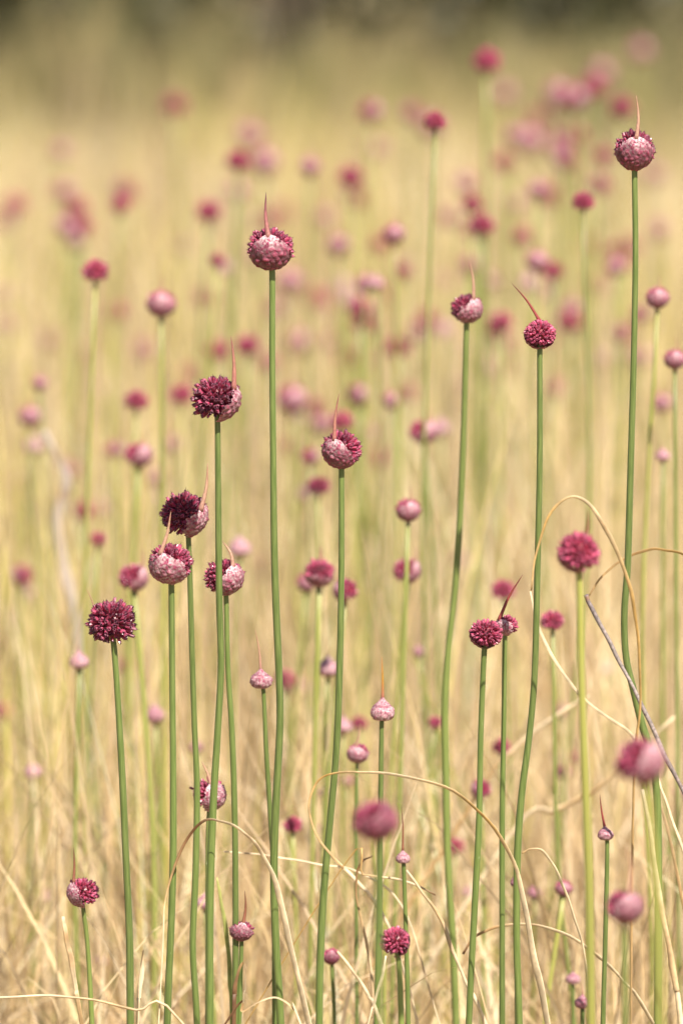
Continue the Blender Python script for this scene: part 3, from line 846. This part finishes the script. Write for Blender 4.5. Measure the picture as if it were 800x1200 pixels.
for i in range(80):
    D = rf.uniform(5.4, 12.5)
    far_plant(rf.choice([rf.uniform(0, 800), rf.uniform(330, 800)]) if i < 62 else rf.uniform(20, 480), rf.uniform(110, 440) if D > 8 else rf.uniform(200, 620), rf.uniform(20, 31) if D > 7 else rf.uniform(16, 26), D, rf.choice(['ball', 'ball', 'front', 'right', 'left', 'front', 'pale']))
# the meadow goes on to both sides of the view
for i in range(30):
    D = 4.3 + 7 * rf.random() ** 1.3; sgn = 1 if i % 2 else -1
    far_plant(400 + sgn * (440 + rf.uniform(0, 1100) * 4 / D), rf.uniform(150, 820) * min(1, 5.2 / D) + 30, 24 + rf.uniform(-6, 8), D, rf.choice(list(VAR)))

# ------------------------------------------------------------------ dry leaves, straws and stalks that stand out singly
CREAM = (0.80, 0.66, 0.44); TAN = (0.54, 0.36, 0.17); BROWN = (0.17, 0.085, 0.04); GOLD = (0.52, 0.33, 0.11)
def straw(name, label, cat, pts, widths, cols, D, flat=0.22, root='end', group=None, dD=0.0, mat=None, twist=0.7):
    """a leaf or straw along photo points; root says which end runs on down to the soil"""
    n = len(pts)
    W = [at(x, y, D + dD * i / (n - 1)) for i, (x, y) in enumerate(pts)]
    wd = list(widths) if hasattr(widths, '__len__') else [widths] * n
    wd = list(np.interp(np.linspace(0, 1, n), np.linspace(0, 1, len(wd)), wd))
    cl = [np.array([np.interp(u, np.linspace(0, 1, len(cols)), [c_[j] for c_ in cols]) for j in range(3)]) for u in np.linspace(0, 1, n)]
    def extend(a, b_):
        d = (a - b_); k = max(-.7, min(.7, d.x / max(abs(d.z), 1e-3)))
        mid = Vector((a.x + k * a.z * .45, a.y + .01, a.z * .45)); ft = Vector((a.x + k * a.z * .7, a.y + .015, -.02))
        return mid, ft
    if root in ('end', 'both'):
        m_, f_ = extend(W[-1], W[-2]); W += [m_, f_]; wd += [wd[-1]] * 2; cl += [cl[-1]] * 2
    if root in ('start', 'both'):
        m_, f_ = extend(W[0], W[1]); W = [f_, m_] + W; wd = [wd[0]] * 2 + wd; cl = [cl[0]] * 2 + cl
    ft = W[-1] if root in ('end', 'both') else W[0]
    base = Vector((ft.x, ft.y, 0))
    per = 5
    path = spline([p - base for p in W], per)
    ws = spline([(q,) for q in wd], per)[:, 0] * px(D) / 2 * 0.88
    cs = spline(cl, per)
    r = random.Random(len(label) * 7 + n)
    kk = np.arange(len(path)); ph = r.uniform(0, 6)
    amp = 0.55 * px(D)
    path = path + np.stack([amp * np.sin(kk * 0.83 + ph) * np.sin(kk * 0.31), 0.6 * amp * np.sin(kk * 0.57 + 2 * ph), amp * 0.6 * np.sin(kk * 1.1 + ph)], 1) * np.clip(np.minimum(kk, len(path) - 1 - kk) / 4, 0, 1)[:, None]
    ws = ws * (1 + 0.14 * np.sin(kk * 0.7 + ph) * np.sin(kk * 0.23 + 1))
    v, f = tube(path, np.maximum(ws, 2e-4), 10, flat, twist=twist)
    cols_ = []; streak = [r.uniform(0.80, 1.16) for _ in range(10)]; blot = 0
    for i in range(len(path)):
        k = 0.88 + 0.24 * (0.5 + 0.5 * math.sin(i * 0.9 + len(label)))
        c_ = np.clip(cs[i], 0.01, 1) * k
        if r.random() < 0.06: blot = 2
        if blot > 0: c_ = c_ * 0.60 + np.array([0.34, 0.16, 0.04]) * 0.35; blot -= 1
        cols_ += [c_ * streak[j] * r.uniform(0.94, 1.05) for j in range(10)]
    o = link(name, mesh(name, v, f, mat or M_straw, cols_), None, base)
    return tag(o, label, cat, group)

straw('dry_leaf', 'arched dry leaf, blackened at its bend, broadening to cream as it falls', 'leaf',
      st(190,1130, 195,1050, 213,995, 236,964, 258,962, 284,974, 305,997, 323,1035, 334,1080, 346,1135, 362,1200), [2,3,4,4,4,4,6,9,10,10,10], [CREAM, TAN, BROWN, BROWN, CREAM, CREAM, CREAM, CREAM, CREAM, CREAM], 3.70, root='both')
straw('dry_leaf', 'long cream dry leaf arching widely from a curl round a green stem', 'leaf',
      st(402,1018, 375,985, 362,950, 368,922, 384,908, 410,905, 455,907, 520,922, 565,955, 597,1000, 612,1050, 625,1120, 641,1200), [3,3,3,3,3,3.5,4,5,5,6,9,11,12], [TAN, TAN, GOLD, CREAM, GOLD, CREAM, CREAM], 3.70, root='end')
straw('dry_leaf', 'thin tan dry leaf arching over a blurred rose-red allium head', 'leaf',
      st(622,692, 628,648, 642,606, 660,586, 680,584, 704,610, 730,665, 742,710, 748,760, 749,830, 742,920, 738,1200), [2,3,3.5,4,4.5,6,6,5,4,4,4,4], [TAN, GOLD, CREAM, GOLD, GOLD, TAN], 3.66, root='end')
straw('dry_leaf', 'pale straw bent down from the foot of an arched leaf past a green stem', 'leaf',
      st(621,693, 632,740, 660,790, 690,825, 718,845, 745,868, 770,930, 800,1060), [2,4,4,4,4,4,4,4], [CREAM, CREAM, CREAM, TAN], 3.86, root='end')
straw('dry_leaf', 'fine brown dry leaf curving across the tallest stem above the grey stick', 'leaf',
      st(690,698, 700,682, 722,660, 752,646, 775,644, 805,654, 835,700, 850,820), [2,3,3.5,4,4,4,4,4], [TAN, TAN, GOLD, TAN], 3.84, root='end')
straw('dry_leaf', 'cream dry leaf arching low across several stems to a brown tip', 'leaf',
      st(542,1118, 556,1098, 580,1087, 612,1083, 650,1090, 690,1112, 730,1150, 765,1200), [3,4,4,4,4.5,5,5,6], [BROWN, TAN, CREAM, CREAM, CREAM], 3.80, root='end')
straw('dry_leaf', 'slim dry leaf hooked over and falling beside a yellow-green stem', 'leaf',
      st(611,1000, 622,995, 636,998, 650,1018, 664,1050, 677,1090, 686,1130, 692,1200), [2,3,4,4,4,4,5,5], [TAN, CREAM, CREAM, CREAM], 3.76, root='end')
straw('dry_leaf', 'brown edged dry leaf folded upright against a green stem', 'leaf',
      st(274,1200, 275,1165, 279,1140, 285,1128, 288,1136, 287,1160, 283,1200), [6,6,5,4,5,5,5], [BROWN, BROWN, TAN, CREAM, CREAM], 3.68, root='both')
straw('dry_leaf', 'low curled brown leaf looping to the foot of a bigger cream leaf', 'leaf',
      st(264,1200, 285,1186, 308,1172, 328,1170, 344,1184, 354,1205), [3,4,5,5,5,4], [BROWN, TAN, CREAM, TAN, CREAM], 3.66, root='both')
straw('straw_stalk', 'thin straw lying nearly level across the low stems', 'straw',
      st(-40,1172, 0,1169, 60,1167, 110,1172, 160,1184, 215,1200), [3,4,4,4.5,4,4], [CREAM, CREAM, TAN, CREAM], 3.70, root='end', flat=.8)
straw('straw_stalk', 'split pale straw folded near a low magenta allium', 'straw',
      st(74,1074, 78,1100, 84,1125, 89,1160, 96,1200), [5,6,8,6,6], [CREAM, TAN, CREAM, TAN], 3.75, root='end')
straw('straw_stalk', 'short pointed pale straw standing next to the spiky maroon allium stem', 'straw',
      st(168,1113, 166,1140, 163,1170, 161,1200), [2,6,6,7], [TAN, CREAM, CREAM, CREAM], 3.74, root='end')
straw('straw_stalk', 'forked straw stalk with pale nodes slanting down across a stem', 'straw',
      st(476,1020, 498,1050, 515,1075, 527,1105, 545,1150, 570,1205), [3,4,5,5,5,6], [CREAM, TAN, CREAM, CREAM], 3.80, root='end', flat=.8)
straw('straw_stalk', 'brown-tipped wiry straw reaching level from a dark bent leaf', 'straw',
      st(400,1018, 425,1025, 450,1028, 480,1034, 510,1049), [2,3,3,3,2], [GOLD, TAN, CREAM, BROWN], 3.84, root='start', flat=.8)
straw('straw_stalk', 'brown wiry leaf tip bending beside a big blurred allium', 'straw',
      st(437,1003, 424,1010, 418,1025, 419,1060, 432,1120, 440,1200), [2,3,3,3,4,4], [BROWN, BROWN, TAN, CREAM], 3.86, root='end', flat=.6)
straw('straw_stalk', 'straight cream straw running from under a curl to a low crimson head', 'straw',
      st(385,1000, 410,1025, 435,1052, 455,1085, 470,1130, 490,1200), [3,5,5,5,4,4], [CREAM, CREAM, CREAM, CREAM], 3.92, root='end', flat=.7)
straw('straw_stalk', 'pale straw crossing a second straw among low green stems', 'straw',
      st(395,1115, 415,1140, 432,1168, 448,1205), [3,4,5,5], [CREAM, CREAM, CREAM], 3.82, root='end', flat=.7)
straw('straw_stalk', 'thin straw leaning the other way beneath a low crimson head', 'straw',
      st(452,1120, 446,1150, 437,1180, 428,1210), [3,4,4,4], [CREAM, CREAM], 3.78, root='end', flat=.7)
straw('straw_stalk', 'stout cream straw with brown nodes standing beside the blurred pale stems', 'straw',
      st(752,925, 763,985, 772,1050, 783,1110, 792,1160, 797,1200), [5,6,8,8,8,8], [CREAM, CREAM, TAN, CREAM], 3.64, root='end', flat=.8)
straw('straw_stalk', 'slender cream straw slanting down below a large blurred allium', 'straw',
      st(768,905, 778,935, 790,970, 805,1010, 825,1080), [4,4,4,4,4], [CREAM, CREAM], 3.80, root='end', flat=.7)
straw('straw_stalk', 'thin level straw linking an arched leaf to a stem at mid height', 'straw',
      st(262,998, 300,1001, 340,1007, 380,1014, 420,1022, 470,1060, 500,1150), [2,3,3,3,3,3,3], [CREAM, CREAM], 3.90, root='end', flat=.8)
straw('straw_stalk', 'blurred pale straw slanting through the background stems', 'straw',
      st(598,978, 650,950, 690,930, 720,905, 790,840), [7,8,8,7,5], [CREAM, TAN, CREAM], 4.35, root='start', flat=.6)
straw('straw_stalk', 'soft tan straw slanting behind the curved long stem', 'straw',
      st(560,930, 600,880, 650,840, 690,815), [6,7,7,4], [TAN, CREAM, CREAM], 4.4, root='start', flat=.6)
straw('green_leaf', 'narrow yellow-green leaf leaning between two green stems', 'leaf',
      st(254,1028, 260,1060, 266,1100, 270,1150, 272,1200), [2,5,6,6,6], [(0.44,0.44,0.14), (0.36,0.40,0.11), (0.30,0.36,0.09)], 3.85, root='end', flat=.35)
straw('dry_stalk', 'blurred grey-white dry stalk with a crooked bend far behind the spiky allium', 'stalk',
      st(52,505, 72,545, 78,570, 68,610, 75,665, 88,720, 96,800, 105,880, 118,980), [8,11,13,13,13,12,11,11,11], [(0.50,0.42,0.36), (0.58,0.50,0.44), (0.55,0.48,0.40)], 5.3, root='end', flat=.8)
straw('stick', 'weathered grey stick leaning across the kinked stem with a broken tip', 'stick',
      st(686,697, 692,712, 710,745, 732,788, 756,836, 780,888, 805,938, 850,1030), [7,6,5.4,5.4,5.8,6,6,6], [(0.13,0.10,0.11), (0.23,0.19,0.18), (0.27,0.225,0.21), (0.21,0.165,0.155), (0.17,0.13,0.12)], 3.72, root='end', flat=.95, mat=M_stick)
